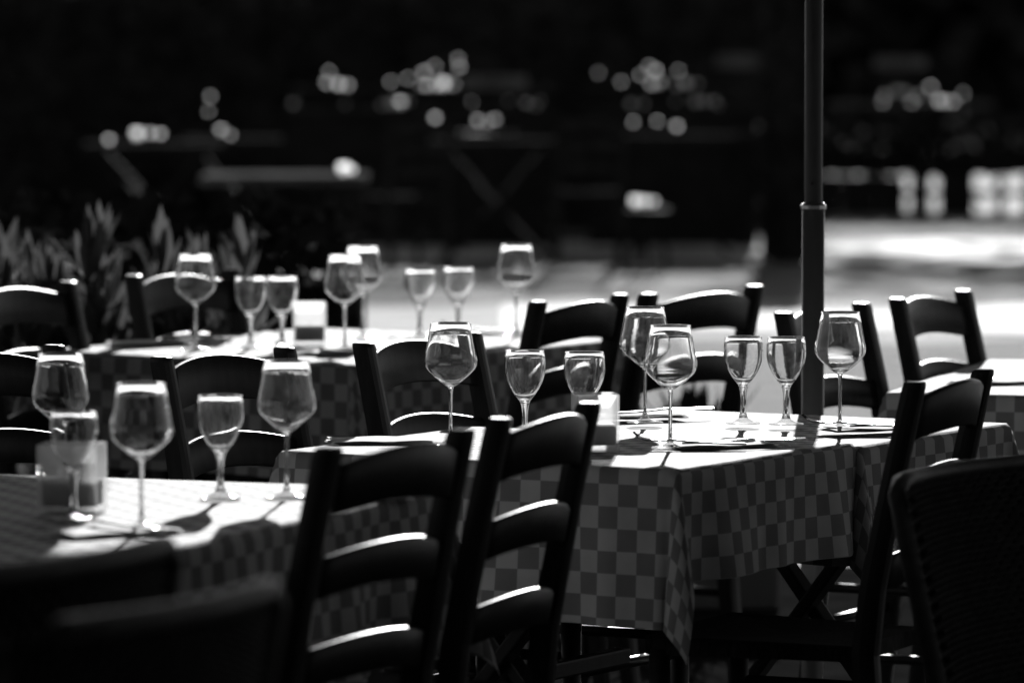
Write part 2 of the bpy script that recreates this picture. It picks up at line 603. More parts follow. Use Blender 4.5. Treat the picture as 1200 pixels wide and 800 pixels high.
def make_goblet(label, group):
    t = thing('goblet', label, 'goblet', group=group)
    prof = [(.0095, .0736), (.0112, .0755), (.0145, .0795), (.0195, .086), (.0258, .0955), (.0308, .1055), (.0345, .116), (.0366, .127), (.0371, .138), (.0362, .151), (.0346, .1625)]
    MB().lathe(shell(prof, .0795, .0015), 48).build('bowl', M['bowl'], t, True)
    st = [(.0001, .0734), (.0094, .0734), (.0082, .0690), (.0066, .061), (.0055, .05), (.0052, .035), (.006, .022), (.009, .012), (.0001, .012)]
    MB().lathe(st, 20).build('stem', M['glass'], t, True)
    ft = [(.0001, .0118), (.009, .0114), (.013, .0082), (.022, .0048), (.0325, .0028), (.0335, .0016), (.0325, .0004), (.012, .0006), (.0001, .0006)]
    MB().lathe(ft, 36).build('foot', M['foot'], t, True)
    return t
def xy(px, Y):          # distances measured off the photograph: (column, table-top row) -> metres on the table
    d = .765 * 6400 / (Y - 15)
    return ((px - 600) * d / 6400, d)
WINE = [
    (.604, 10.033, 'wine glass in front of the parasol pole, rightmost on the middle table'),
    (.279, 9.60, 'front wine glass of the overlapping pair on the middle table, beside the fork'),
    (.249, 10.20, 'rear wine glass of the overlapping pair on the middle table'),
    (-.109, 9.68, 'lone wine glass left of the two small goblets on the middle table'),
    (.010, 12.95, 'rightmost wine glass on the back table, right of the two goblets'),
    (-.380, 12.395, 'front wine glass beside the candle on the back table'),
    (-.352, 12.85, 'wine glass just behind another one, right of the back table candle'),
    (-.722, 12.43, 'leftmost wine glass on the back table, in front of a chair'),
    (-.357, 8.62, 'wine glass at the right of the left table'),
    (-.551, 8.092, 'wine glass in the middle of the left table, beside the fork'),
    (-.730, 8.806, 'wine glass behind the candle at the left of the left table'),
]
wine0 = None
for x, y, lab in WINE:
    if wine0 is None:
        wine0 = make_wine(lab, 'large wine glasses on the tables')
        wine0.location = (x, y, TOP)
    else:
        dup(wine0, (x, y, TOP), random.uniform(0, 6), lab)
GOB = [
    (.432, 10.18, 'left one of the goblet pair left of the parasol pole'),
    (.511, 10.157, 'right one of the goblet pair, nearest the parasol pole'),
    (.0229, 9.753, 'small goblet between the lone wine glass and the candle, on the middle table'),
    (.129, 9.714, 'small goblet touching the candle holder on the middle table'),
    (-.599, 12.49, 'left goblet beside the candle on the back table'),
    (-.527, 12.49, 'goblet overlapping the candle on the back table'),
    (-.217, 12.85, 'left goblet of the far pair on the back table'),
    (-.1276, 12.95, 'right goblet of the far pair on the back table, next to the tall glass'),
    (-.461, 8.605, 'goblet on the left table, standing left of the rightmost wine glass'),
    (-.6645, 8.256, 'goblet in front of the candle on the left table'),
]
gob0 = None
for x, y, lab in GOB:
    if gob0 is None:
        gob0 = make_goblet(lab, 'small goblets on the tables')
        gob0.location = (x, y, TOP)
    else:
        dup(gob0, (x, y, TOP), random.uniform(0, 6), lab)

# ------------------------------------------------------------------ candle holders
def make_candle(label, group):
    t = thing('candle_holder', label, 'candle holder', group=group)
    def sq(h, z, b=.008):
        pts = []
        for cx_, cy_, a0 in ((h - b, h - b, 0), (-h + b, h - b, PI / 2), (-h + b, -h + b, PI), (h - b, -h + b, 1.5 * PI)):
            for k in range(4):
                a = a0 + k * PI / 6
                pts.append((cx_ + b * math.cos(a), cy_ + b * math.sin(a), z))
        return pts
    mb = MB()
    mb.loft([sq(.037, .0), sq(.0385, .003), sq(.0385, .099), sq(.0378, .101), sq(.0352, .1005), sq(.035, .099), sq(.035, .012)], True)
    mb.build('frosted_shade', M['frost'], t)
    MB().loft([sq(.033, .0125, .006), sq(.033, .046, .006), sq(.030, .0485, .006)]).build('candle', M['wax'], t)
    MB().tube([(0, 0, .0485), (.001, 0, .054), (.002, .001, .058)], .0012, 6).build('wick', M['wood'], t)
    return t
cn = make_candle('square frosted candle holder beside the goblet on the middle table', 'square candle holders on the tables')
cn.location = (.146, 9.55, TOP); cn.rotation_euler = (0, 0, R(8))
dup(cn, (-.467, 12.586, TOP), R(4), 'square frosted candle holder on the back table')
dup(cn, (-.676, 8.36, TOP), R(-6), 'square frosted candle holder on the left table', scale=(1.25, 1.25, 1.06))

# ------------------------------------------------------------------ napkins, forks, knives
def make_napkin(label, group):
    v, f = [], []
    mb = MB()
    n = 10
    for L_ in range(3):
        w_, d_ = .19 - L_ * .004, .095 - L_ * .006
        z0 = .0012 + L_ * .0022
        base = len(mb.v)
        for j in range(5):
            for i in range(n + 1):
                x = -w_ / 2 + w_ * i / n
                y = -d_ / 2 + d_ * j / 4 + L_ * .002
                z = z0 + .0008 * math.sin(x * 60 + L_ * 2 + j) + (.0025 * (j / 4) if L_ == 2 else 0)
                mb.v.append(Vector((x, y, z)))
        for j in range(4):
            for i in range(n):
                a = base + j * (n + 1) + i
                mb.f.append([a, a + 1, a + n + 2, a + n + 1])
    o = mb.build('napkin', M['napkin'], None, True)
    return tag(o, label, 'napkin', group)
def cutlery(kind, label, group):
    t = thing(kind, label, kind, group=group)
    h = MB()
    rings = []
    for (x, wd, z, th) in ((0, .005, .002, .0022), (.03, .009, .0025, .0026), (.08, .007, .004, .0026), (.12, .0045, .007, .0024), (.135, .005, .008, .0022)):
        rings.append([(x, -wd, z), (x, -wd * .6, z + th), (x, wd * .6, z + th), (x, wd, z), (x, wd * .5, z - .0012), (x, -wd * .5, z - .0012)])
    h.loft(rings).build('handle', M['steel'], t, True)
    if kind == 'fork':
        b = MB()
        rings = []
        for (x, wd, z) in ((.135, .005, .008), (.145, .010, .0065), (.155, .0125, .006), (.163, .0125, .007)):
            rings.append([(x, -wd, z), (x, -wd * .6, z + .002), (x, wd * .6, z + .002), (x, wd, z), (x, wd * .5, z - .001), (x, -wd * .5, z - .001)])
        b.loft(rings).build('neck', M['steel'], t, True)
        for k in range(4):
            y = -.0105 + k * .007
            MB().tube([(.160, y, .0075), (.175, y, .0085), (.190, y, .0125), (.2, y, .022)], [.0018, .0017, .0015, .0008], 6).build('tine', M['steel'], t, True)
    else:
        b = MB()
        rings = []
        for (x, y0_, y1_) in ((.135, -.005, .005), (.15, -.008, .008), (.19, -.009, .010), (.215, -.007, .010), (.228, .002, .009)):
            rings.append([(x, y0_, .0072), (x, y1_, .0084), (x, y1_, .0070), (x, y0_, .0068)])
        b.loft(rings).build('blade', M['steel'], t)
    return t
NAP = [
    (.372, 9.64, 20, 'folded napkin under the knife on the front of the middle table'),
    (.66, 10.02, 25, 'folded napkin at the right of the middle table, beside the wine glass by the pole'),
    (.235, 10.33, 20, 'folded napkin at the far edge of the middle table, behind the wine glass pair'),
    (-.235, 9.73, 10, 'folded napkin on the left corner of the middle table, above the chair rail'),
    (-.585, 8.02, 35, 'folded napkin under the fork on the left table'),
    (-.84, 12.62, 20, 'folded napkin at the left of the back table'),
    (-.415, 12.28, 25, 'folded napkin in front of the back table candle'),
    (-.06, 13.05, 20, 'folded napkin on the back table between goblet and tall glass'),
    (.12, 12.95, 20, 'folded napkin at the right end of the back table, seen through the chair back'),
    (1.0, 11.30, 10, 'folded napkin on the far right table'),
    (-.20, 8.62, 25, 'folded napkin at the far right corner of the left table'),
]
nap0 = None
for x, y, a, lab in NAP:
    if nap0 is None:
        nap0 = make_napkin(lab, 'folded white napkins')
        nap0.location = (x, y, TOP); nap0.rotation_euler = (0, 0, R(a))
    else:
        n_ = nap0.copy(); COL.objects.link(n_)
        n_.location = (x, y, TOP); n_.rotation_euler = (0, 0, R(a)); n_['label'] = lab
NT = TOP + .0075
CUT = [
    ('fork', .412, 9.575, 172, 'fork with its tines by the foot of the front wine glass, middle table'),
    ('knife', .30, 9.59, 14, 'knife across the napkin at the front of the middle table'),
    ('fork', .73, 9.98, 168, 'fork beside the wine glass by the parasol pole'),
    ('knife', .62, 9.99, 10, 'knife on the napkin right of the wine glass by the pole'),
    ('knife', .18, 10.30, 25, 'knife on the napkin at the far edge of the middle table'),
    ('fork', -.51, 7.97, 140, 'fork on the napkin of the left table'),
    ('fork', -.36, 12.20, 150, 'fork beside the candle on the back table'),
    ('fork', .02, 13.0, 160, 'fork left of the rightmost wine glass on the back table'),
    ('knife', -.82, 12.60, 15, 'knife on the leftmost napkin of the back table'),
    ('knife', .94, 11.27, 8, 'knife on the far right table'),
    ('fork', -.29, 12.72, 40, 'fork leaning by the rear glass on the back table'),
]
protoc = {}
for kd, x, y, a, lab in CUT:
    if kd not in protoc:
        protoc[kd] = cutlery(kd, lab, kd + 's laid on the tables')
        protoc[kd].location = (x, y, NT); protoc[kd].rotation_euler = (0, 0, R(a))
    else:
        dup(protoc[kd], (x, y, NT), R(a), lab)

# ------------------------------------------------------------------ parasol
t = thing('parasol', 'grey steel parasol pole rising behind the middle table', 'parasol', (.60, 10.87, 0))
MB().lathe([(.0225, .0), (.0225, 1.137), (.0001, 1.137)], 28).build('lower_pole', M['steel_dark'], t, True)
MB().lathe([(.0180, 1.13), (.0180, 2.95), (.0001, 2.95)], 28).build('upper_pole', M['steel_shaded'], t, True)
MB().lathe([(.0226, 1.124), (.0262, 1.126), (.0262, 1.133), (.0226, 1.135), (.0182, 1.1385)], 28).build('collar', M['steel'], t)
MB().tube([(-.004, -.0165, 1.177), (-.004, -.0205, 1.177)], .003, 8).build('rivet', M['wood'], t)
MB().box((0, 0, .03), (.5, .5, .06), bev=.01).build('base', M['pot'], t)
hs, ze, zp = 1.62, 2.36, 2.95
cv, cf = [], []
ring = []
for k in range(32):
    a = 2 * PI * k / 32 + PI / 32
    q = (abs(math.cos(a)) ** 12 + abs(math.sin(a)) ** 12) ** (-1 / 12)
    ring.append((q * math.cos(a) * hs, q * math.sin(a) * hs))
for lev in range(5):
    fr_ = 1 - lev / 4 * .985
    for (x, y) in ring:
        cv.append((x * fr_, y * fr_, ze + (zp - ze) * (1 - fr_) ** .9))
for lev in range(4):
    for k in range(32):
        k2_ = (k + 1) % 32
        cf.append([lev * 32 + k, lev * 32 + k2_, (lev + 1) * 32 + k2_, (lev + 1) * 32 + k])
for (x, y) in ring:
    cv.append((x * 1.003, y * 1.003, ze - .16))
for k in range(32):
    k2_ = (k + 1) % 32
    cf.append([160 + k, 160 + k2_, k2_, k])
me_obj('canopy', cv, cf, M['canvas'], t)
for k in range(8):
    a = k * PI / 4
    l = hs * (1 / max(abs(math.cos(a)), abs(math.sin(a)))) * .97
    MB().tube([(.03 * math.cos(a), .03 * math.sin(a), 2.90), (l * math.cos(a), l * math.sin(a), ze - .02)], .009, 6).build('rib', M['steel_dark'], t)

GP = 'canvas parasols over the terrace'
t['group'] = GP
dup(t, (-2.25, 5.3, 0), 0, 'unseen parasol added left of the viewer to cut fill light', GP)  # out of view, added to block sky and ground bounce
dup(t, (2.1, 5.4, 0), 0, 'unseen parasol added right of the viewer to cut fill light', GP)  # added out of view for the same fill cut on the right
dup(t, (-1.95, 12.35, 0), 0, 'unseen parasol added left of the left table to shade its end', GP)  # out of view, added and placed for the shade on the table end
dup(t, (2.56, 12.53, 0), 0, 'unseen parasol added right of the terrace to shade the right corner', GP)  # out of view, added and placed for the shade on the right chairs

# ------------------------------------------------------------------ wicker armchairs
def make_wicker(label, group, arms=True):
    t = thing('wicker_armchair' if arms else 'wicker_chair', label, 'armchair' if arms else 'chair', group=group)
    W_, z0, z1 = .54, .34, .875
    ns, nr = 32, 46
    def pt(u, z):           # back shell bowed in plan and leaning back
        x = (u - .5) * W_
        k = 1 - (2 * u - 1) ** 2
        return x, -.05 * k - (z - z0) * .22
    v, f = [], []
    for j in range(nr):
        zc = z0 + (z1 - z0) * (j + .5) / nr
        for e in (-1, 0, 1):
            for i in range(ns * 2 + 1):
                u = i / (ns * 2)
                x, y = pt(u, zc)
                off = .0062 * math.cos(PI * (i / 2 + j))
                v.append((x, y + off - (.0015 if e == 0 else -.0012) * 1.0, zc + e * .0046 + .0042 * math.cos(PI * (i / 2 + j))))
        b0 = j * 3 * (ns * 2 + 1)
        for e in range(2):
            for i in range(ns * 2):
                a = b0 + e * (ns * 2 + 1) + i
                f.append([a, a + 1, a + ns * 2 + 2, a + ns * 2 + 1])
    nv = len(v)
    v += [(x, y + .026, z) for x, y, z in v[:nv]]
    f += [[q + nv for q in fc_] for fc_ in f[:]]
    wv = me_obj('woven_back', v, f, M['wicker'], t)
    wv['kind'] = 'stuff'
    lv, lf = [], []
    for j in range(7):
        z = z0 + (z1 - z0) * j / 6
        for i in range(13):
            x, y = pt(i / 12, z)
            lv.append((x, y + .013, z))
    for j in range(6):
        for i in range(12):
            a = j * 13 + i
            lf.append([a, a + 1, a + 14, a + 13])
    me_obj('back_lining', lv, lf, M['pot'], t, True)
    fr = [(*pt(0, z0), z0)] + [(*pt(0, z0 + (z1 - z0) * k / 6), z0 + (z1 - z0) * k / 6) for k in range(1, 6)]
    fr += [(*pt(.0 + .02, z1 - .012), z1 - .012)] + [(*pt(u / 10, z1), z1 + .006) for u in range(1, 10)] + [(*pt(.98, z1 - .012), z1 - .012)]
    fr += [(*pt(1, z0 + (z1 - z0) * k / 6), z0 + (z1 - z0) * k / 6) for k in range(5, -1, -1)]
    MB().tube(fr, .016, 10).build('frame', M['wicker'], t, True)
    MB().box((0, .25, .40), (W_ - .02, .48, .09), bev=.02).build('seat', M['wicker'], t)
    for sx in (-1, 1):
        if arms: MB().tube([(sx * W_ / 2, -.06, .64), (sx * (W_ / 2 + .02), .15, .65), (sx * (W_ / 2 + .01), .40, .635), (sx * W_ / 2, .47, .58), (sx * W_ / 2, .48, .42)], .019, 10).build('arm', M['wicker'], t, True)
        if arms: MB().box((sx * W_ / 2, .22, .52), (.014, .46, .22), bev=.003).build('side_panel', M['wicker'], t)
        for y in (.0, .46):
            MB().tube([(sx * (W_ / 2 - .01), y, 0), (sx * (W_ / 2 - .01), y, .37)], .017, 8).build('leg', M['wicker'], t, True)
    return t
def wick_pose(near, far, side=1):
    ex, ey = far[0] - near[0], far[1] - near[1]
    l = math.hypot(ex, ey); ex /= l; ey /= l
    fx, fy = -ey * side, ex * side
    mx, my = (near[0] + .27 * ex), (near[1] + .27 * ey)
    return (mx + fx * .12, my + fy * .12, 0), math.atan2(-fx, fy)
GW = 'black wicker seats in the shade at the front'
loc, rz = wick_pose((.597, 8.5), (.80, 8.83), -1)
wr = make_wicker('black wicker chair in the right front corner, its woven backrest cut by the picture edge', GW, False)
wr.scale = (1, 1, .885)
wr.location = loc; wr.rotation_euler = (0, 0, rz)
loc, rz = wick_pose((-.66, 6.05), (-.40, 6.53))
wk = make_wicker('black wicker armchair in front of the left table, behind the nearest armchair', GW)
wk.location = loc; wk.rotation_euler = (0, 0, rz)
loc, rz = wick_pose((-.50, 5.55), (-.31, 5.93))
dup(wk, loc, rz, 'nearest black wicker armchair, at the bottom of the picture left of the front wooden chair')

# ------------------------------------------------------------------ oleander shrubs
def leaf_mesh(l, wd, bend, mname='leaf'):
    mb = MB()
    n = 5
    for i in range(n + 1):
        q = i / n
        ww = wd * .5 * math.sin(PI * min(1, .08 + q * .92)) ** .8
        z = l * q
        y = bend * l * q * q
        mb.v += [Vector((-ww, y + ww * .3, z)), Vector((0, y, z)), Vector((ww, y + ww * .3, z))]
    for i in range(n):
        a = i * 3
        mb.f += [[a, a + 1, a + 4, a + 3], [a + 1, a + 2, a + 5, a + 4]]
    me = bpy.data.meshes.new('leaf')
    me.from_pydata([tuple(p) for p in mb.v], [], mb.f)
    me.materials.append(M[mname])
    me.polygons.foreach_set("use_smooth", [True] * len(me.polygons))
    return me
LEAVES = [leaf_mesh(.15, .030, .12), leaf_mesh(.165, .032, .22), leaf_mesh(.13, .027, .05)]
def oleander(x, y, h, ns, label, spread=.16):
    t = thing('oleander_shrub', label, 'shrub', (x, y, 0), 0, 'oleander shrubs behind the back table')
    for k in range(ns):
        a = random.uniform(0, 2 * PI)
        rr = spread * math.sqrt(random.random())
        bx, by = rr * .35 * math.cos(a), rr * .35 * math.sin(a)
        hh = h * (1.0 if k < 2 else random.uniform(.74, .98))
        tip = Vector((rr * math.cos(a) * 1.5, rr * math.sin(a) * 1.5, hh - .07))
        MB().tube([(bx, by, 0), ((bx + tip.x) * .45, (by + tip.y) * .45, hh * .5), tip], [.008, .006, .003], 6).build('stem', M['bark'], t)
        lv = 0
        while lv < 6:
            zf = tip.z - lv * .06
            q = zf / max(tip.z, .01)
            base = Vector((tip.x * q, tip.y * q, zf))
            for m_ in range(5):
                ang = m_ * PI * .4 + lv * .8 + random.uniform(-.3, .3)
                tilt = min(.38 + lv * .17, 1.45) + random.uniform(-.28, .28)
                o = bpy.data.objects.new('leaf', random.choice(LEAVES))
                COL.objects.link(o)
                o.parent = t
                o.location = base
                o.rotation_euler = (-tilt, random.uniform(-.2, .2), ang)
                o.rotation_euler = Matrix.Rotation(ang, 3, 'Z').to_4x4().to_quaternion().to_matrix().to_euler() if False else (Matrix.Rotation(ang, 3, 'Z') @ Matrix.Rotation(tilt, 3, 'X')).to_euler()
                s_ = random.uniform(.8, 1.15) * (.85 if lv == 0 else 1)
                o.scale = (s_, s_, s_)
            lv += 1
    return t
oleander(-1.215, 13.4, .96, 8, 'oleander shrub with upright leaves at the left picture edge', .14)
oleander(-1.07, 13.35, .99, 8, 'tallest oleander shrub, left of the dark chair behind the back table', .12)
oleander(-.96, 13.5, .84, 8, 'lower oleander shrub between the two tall ones', .13)
oleander(-.835, 13.45, .86, 8, 'oleander shrub above the chair behind the leftmost wine glass of the back table', .12)
oleander(-.715, 13.4, .96, 8, 'rightmost oleander shrub, leaning over the goblets of the back table', .12)
DARK_LEAVES = [leaf_mesh(.10, .017, .1, 'hedge'), leaf_mesh(.13, .015, .3, 'hedge')]
t = thing('planter_box', 'low dark planter box with a leafy plant, beyond the chair behind the wine glass pair', 'planter', (.47, 14.0, 0))
MB().box((0, 0, .16), (.42, .36, .32), bev=.012).build('box', M['steel_dark'], t)
MB().box((0, 0, .335), (.46, .40, .03), bev=.006).build('rim', M['pot'], t)
for k in range(170):
    a = random.uniform(0, 2 * PI)
    o = bpy.data.objects.new('leaf', random.choice(DARK_LEAVES))
    COL.objects.link(o)
    o.parent = t
    rr = random.uniform(0, .1)
    o.location = (rr * math.cos(a), rr * math.sin(a), random.uniform(.33, .47))
    o.rotation_euler = (Matrix.Rotation(a + PI / 2, 3, 'Z') @ Matrix.Rotation(random.uniform(.1, 1.3), 3, 'X')).to_euler()

# ------------------------------------------------------------------ far field
def foliage_mass(name, boxes, n, size, seed, parent=None):
    """leaf-sized faces over the surface and inside of rounded boxes"""
    rnd = random.Random(seed)
    v, f = [], []
    for (x0, x1, y0, y1, z0, z1, cnt) in boxes:
        for _ in range(cnt):
            x, y, z = rnd.uniform(x0, x1), rnd.uniform(y0, y1), rnd.uniform(z0, z1)
            if rnd.random() < .6:
                y = y0 + abs(rnd.gauss(0, .06))
            s = size * rnd.uniform(.6, 1.3)
            d1 = Vector((rnd.uniform(-1, 1), rnd.uniform(-1, 1), rnd.uniform(-1, 1))).normalized() * s
            d2 = Vector((rnd.uniform(-1, 1), rnd.uniform(-1, 1), rnd.uniform(-1, 1)))
            d2 = d1.cross(d2).normalized() * s * .55
            p = Vector((x, y, z))
            b = len(v)
            v += [p - d1, p + d2, p + d1, p - d2]
            f.append([b, b + 1, b + 2, b + 3])
    o = me_obj(name, v, f, M['hedge'], parent)
    o['kind'] = 'stuff'
    return o
def hedge(label, x0, x1, y0, y1, h, cnt, seed, base=0.0):
    t = thing('hedge', label, 'hedge', ((x0 + x1) / 2, (y0 + y1) / 2, 0))
    ox, oy = (x0 + x1) / 2, (y0 + y1) / 2
    mb = MB()
    # dense twiggy core with an uneven top
    n = max(4, int((x1 - x0) / .4))
    rnd = random.Random(seed)
    for i in range(n):
        a = x0 + (x1 - x0) * i / n - ox
        b = x0 + (x1 - x0) * (i + 1) / n - ox
        hh = h - (.12 if h > 1.5 else .26) + rnd.uniform(-.07, .05)
        mb.box(((a + b) / 2, 0, (base + hh) / 2), ((b - a) * 1.12 + rnd.uniform(0, .03), (y1 - y0) - .2 + rnd.uniform(-.05, .05), hh - base), bev=.05)
    core = mb.build('twigs', M['hedge'], t)
    foliage_mass('foliage', [(x0 - ox, x1 - ox, y0 - oy, y1 - oy, base, h, cnt)], 0, .05, seed, t)
    return t
hedge('tall dark hedge behind the far tables', -12, 1.72, 38, 39.2, 1.75, 17000, 21)
hedge('low dark box hedge behind the oleander shrubs', -6, -.46, 15.6, 16.3, 1.0, 7000, 27)
hedge('low dark hedge on the open fence at the right, far end of the lawn', 1.6, 9.0, 41, 41.8, .72, 6000, 22, base=.30)
t = thing('low_fence', 'low dark picket fence below the hedge at the right, bright ground showing through', 'fence', (2.7, 40.9, 0))
rf = random.Random(3)
x = -1.1
while x < 6.6:
    w_ = rf.choice((.06, .09, .09, .14, .24)) if x > .55 else rf.choice((.14, .2, .26))
    h_ = rf.uniform(.26, .33)
    MB().box((x + w_ / 2, rf.uniform(-.015, .015), h_ / 2), (w_, .05, h_), bev=.006).build('picket', M['pot'], t)
    x += w_ + (rf.uniform(.07, .17) if x > .45 else (rf.uniform(.04, .08) if x > 0 else .004))
MB().box((3, .06, .165), (8.6, .05, .055), bev=.006).build('rail', M['pot'], t)
t = thing('trunk_stand_in_shrub', 'dark clipped shrub standing in for a tree trunk behind the parasol pole', 'shrub', (1.68, 33.2, 0))  # stands in for a trunk, kept low so its shadow stays short
MB().lathe([(.10, 0), (.17, .05), (.16, .5), (.155, 1.2), (.13, 1.6), (.05, 1.74), (.001, 1.76)], 14).build('twigs', M['hedge'], t, True)
foliage_mass('foliage', [(-.17, .17, -.17, .17, .02, 1.72, 1500)], 0, .04, 31, t)
# far wood closing the view
rnd = random.Random(5)
wv_, wf_ = [], []
for _ in range(26000):
    x = rnd.uniform(-60, 60)
    top = 4.6 + 1.2 * math.sin(x * .35) + .7 * math.sin(x * .9 + 1)
    z = rnd.uniform(0, top)
    y = 75 + rnd.uniform(0, 5) + z * .25
    s_ = rnd.uniform(.18, .42)
    d1 = Vector((rnd.uniform(-1, 1), rnd.uniform(-1, 1), rnd.uniform(-1, 1))).normalized() * s_
    d2 = d1.cross(Vector((rnd.uniform(-1, 1), rnd.uniform(-1, 1), rnd.uniform(-1, 1)))).normalized() * s_
    p = Vector((x, y, z)); b = len(wv_)
    wv_ += [p - d1, p + d2, p + d1, p - d2]; wf_.append([b, b + 1, b + 2, b + 3])
n0 = len(wv_)
for i in range(61):
    x = -60 + i * 2
    wv_ += [(x, 79, 0), (x, 81.5, 3.6 + 1.0 * math.sin(x * .35))]
for i in range(60):
    a = n0 + i * 2
    wf_.append([a, a + 2, a + 3, a + 1])
wo = me_obj('woodland', wv_, wf_, M['hedge'])
tag(wo, 'dark far-off wood closing the view', 'woodland', kind='stuff')

# unseen helpers added to cut sky fill: building front, awning and big trees
t = thing('sky_blocking_building', 'unseen building front added behind the viewer to block sky light', 'building', (0, -2.5, 0))
MB().box((0, -3, 4.5), (34, 6, 9)).build('wall', M['bark'], t)
for k in range(6):
    x = -12.5 + k * 5
    f_ = MB().box((x, .02, 5.6), (1.3, .12, 1.7), bev=.02).build('window', M['wood'], t)
    MB().box((x, .09, 5.6), (1.1, .02, 1.5)).build('pane', M['steel_dark'], f_)
MB().box((0, .04, 1.2), (1.5, .12, 2.4), bev=.02).build('door', M['wood'], t)
mb = MB()
mb.v += [Vector(p) for p in ((-16, .05, 3.7), (16, .05, 3.7), (16, 6.6, 3.0), (-16, 6.6, 3.0), (-16, .05, 3.74), (16, .05, 3.74), (16, 6.6, 3.04), (-16, 6.6, 3.04))]
mb.f += [[0, 1, 2, 3], [7, 6, 5, 4], [0, 4, 5, 1], [1, 5, 6, 2], [2, 6, 7, 3], [3, 7, 4, 0]]
mb.build('awning', M['pot'], t)
def big_tree(x, y, label, seed, cx, cy, rx, ry, z0, z1, cnt, l0=.09, l1=.2):
    rnd = random.Random(seed)
    t = thing('added_shade_tree', label, 'tree', (x, y, 0))
    mb = MB().tube([(0, 0, 0), (.05, .03, 1.5), (0, .1, 3.2), ((cx - x) * .1, (cy - y) * .1, 5.0)], [.34, .27, .23, .2], 12)
    for k in range(9):
        a = 2 * PI * k / 9
        e = Vector((cx - x + rx * .75 * math.cos(a), cy - y + ry * .75 * math.sin(a), rnd.uniform(z0 + .4, z1 - .6)))
        mb.tube([((cx - x) * .08, (cy - y) * .08, 4.4), e * .5 + Vector((0, 0, 2.6)), e], [.15, .09, .03], 7)
    mb.build('trunk', M['bark'], t, True)
    v, f = [], []
    for _ in range(cnt):
        a, q = rnd.uniform(0, 2 * PI), math.sqrt(rnd.random())
        z = rnd.uniform(z0, z1)
        k = 1 - .35 * ((z - z0) / (z1 - z0)) ** 2
        p = Vector((cx - x + rx * q * k * math.cos(a), cy - y + ry * q * k * math.sin(a), z + .5 * math.sin(a * 3 + q * 5)))
        s_ = rnd.uniform(l0, l1)
        d1 = Vector((rnd.uniform(-1, 1), rnd.uniform(-1, 1), rnd.uniform(-.4, .4))).normalized() * s_
        d2 = d1.cross(Vector((rnd.uniform(-.5, .5), rnd.uniform(-.5, .5), 1))).normalized() * s_ * .8
        b = len(v)
        v += [p - d1, p + d2, p + d1, p - d2]
        f.append([b, b + 1, b + 2, b + 3])
    o = me_obj('crown', v, f, M['hedge'], t)
    o['kind'] = 'stuff'
big_tree(-6.5, 2.5, 'unseen broad tree added left of the terrace, its crown blocking sky light', 41, -3.5, 2.0, 8.5, 8.0, 5.6, 8.6, 42000)  # added out of view, crown blocks sky fill from above
big_tree(8.5, 3.0, 'unseen broad tree added right of the terrace, its crown blocking sky light', 43, 5.0, 2.0, 8.0, 7.8, 5.8, 9.0, 42000)

big_tree(6.2, 46.5, 'unseen tree added beyond the low fence to throw broken shade on the lawn', 47, 3.6, 46.6, 3.4, 2.4, 3.2, 5.2, 230, .12, .22)  # added out of view for dappled shade on the ground

# far tables with things on them, in front of the tall hedge
GF = 'bare dark tables far behind, out of focus'
def far_table(x, y, w_, d_, label, z=.75, top='board'):
    t = thing('far_table', label, 'table', (x, y, 0), 0, GF)
    MB().box((0, 0, z - .02), (w_, d_, .04), bev=.006).build('tabletop', M[top], t)
    for e in (-1, 1):
        for q in (-1, 1):
            a = Vector((q * w_ * .42, e * (d_ / 2 - .06) + q * .02, 0)); b = Vector((-q * w_ * .40, e * (d_ / 2 - .06) + q * .02, z - .045))
            d = b - a
            MB().box((a + b) / 2 + Vector((0, 0, .004)), (.05, .03, d.length), d.to_track_quat('Z', 'Y').to_matrix(), .004).build('leg', M['pot'], t)
    return t
def fx(px, d): return (px - 600) * d / 6400
def fz(py, d): return 1.515 - (py - 15) * d / 6400
FT = [(-1.08, 26.0, .78, .7, 'far table with a long top coloured as sunlit above the back table candle'),
      (-2.12, 32.2, .8, .7, 'far table at the upper left with a row of bright tumblers'),
      (-1.72, 33.5, .6, .6, 'far table left of the sunlit one, near the hedge'),
      (-.10, 33.0, .8, .7, 'far crossed-leg table above the small goblets'),
      (1.06, 34.4, .7, .6, 'far table below the serving counter, above the wine glass pair'),
      (3.15, 43.2, 1.3, .6, 'far table beyond the low fence at the right, tumblers glinting on it'),
      (1.66, 35.2, .5, .6, 'far table by the dark clipped shrub')]
for x, y, w_, d_, lab in FT:
    far_table(x, y, w_, d_, lab, top='lit_board' if y == 26.0 else 'board', z=.80 if y > 40 else .75)
FC = [(.46, 32.4, 0.05, 'blurred chair standing on the far lawn edge left of the low stool'),
      (-.55, 31.6, .5, 'blurred chair before the wide serving counter, above the rear wine glasses')]
for x, y, a, lab in FC:
    fc = dup(chair0, (x, y, 0), a, lab, 'blurred chairs far behind')
    for ch in fc.children:
        ch.material_slots[0].link = 'OBJECT'
        ch.material_slots[0].material = M['board']
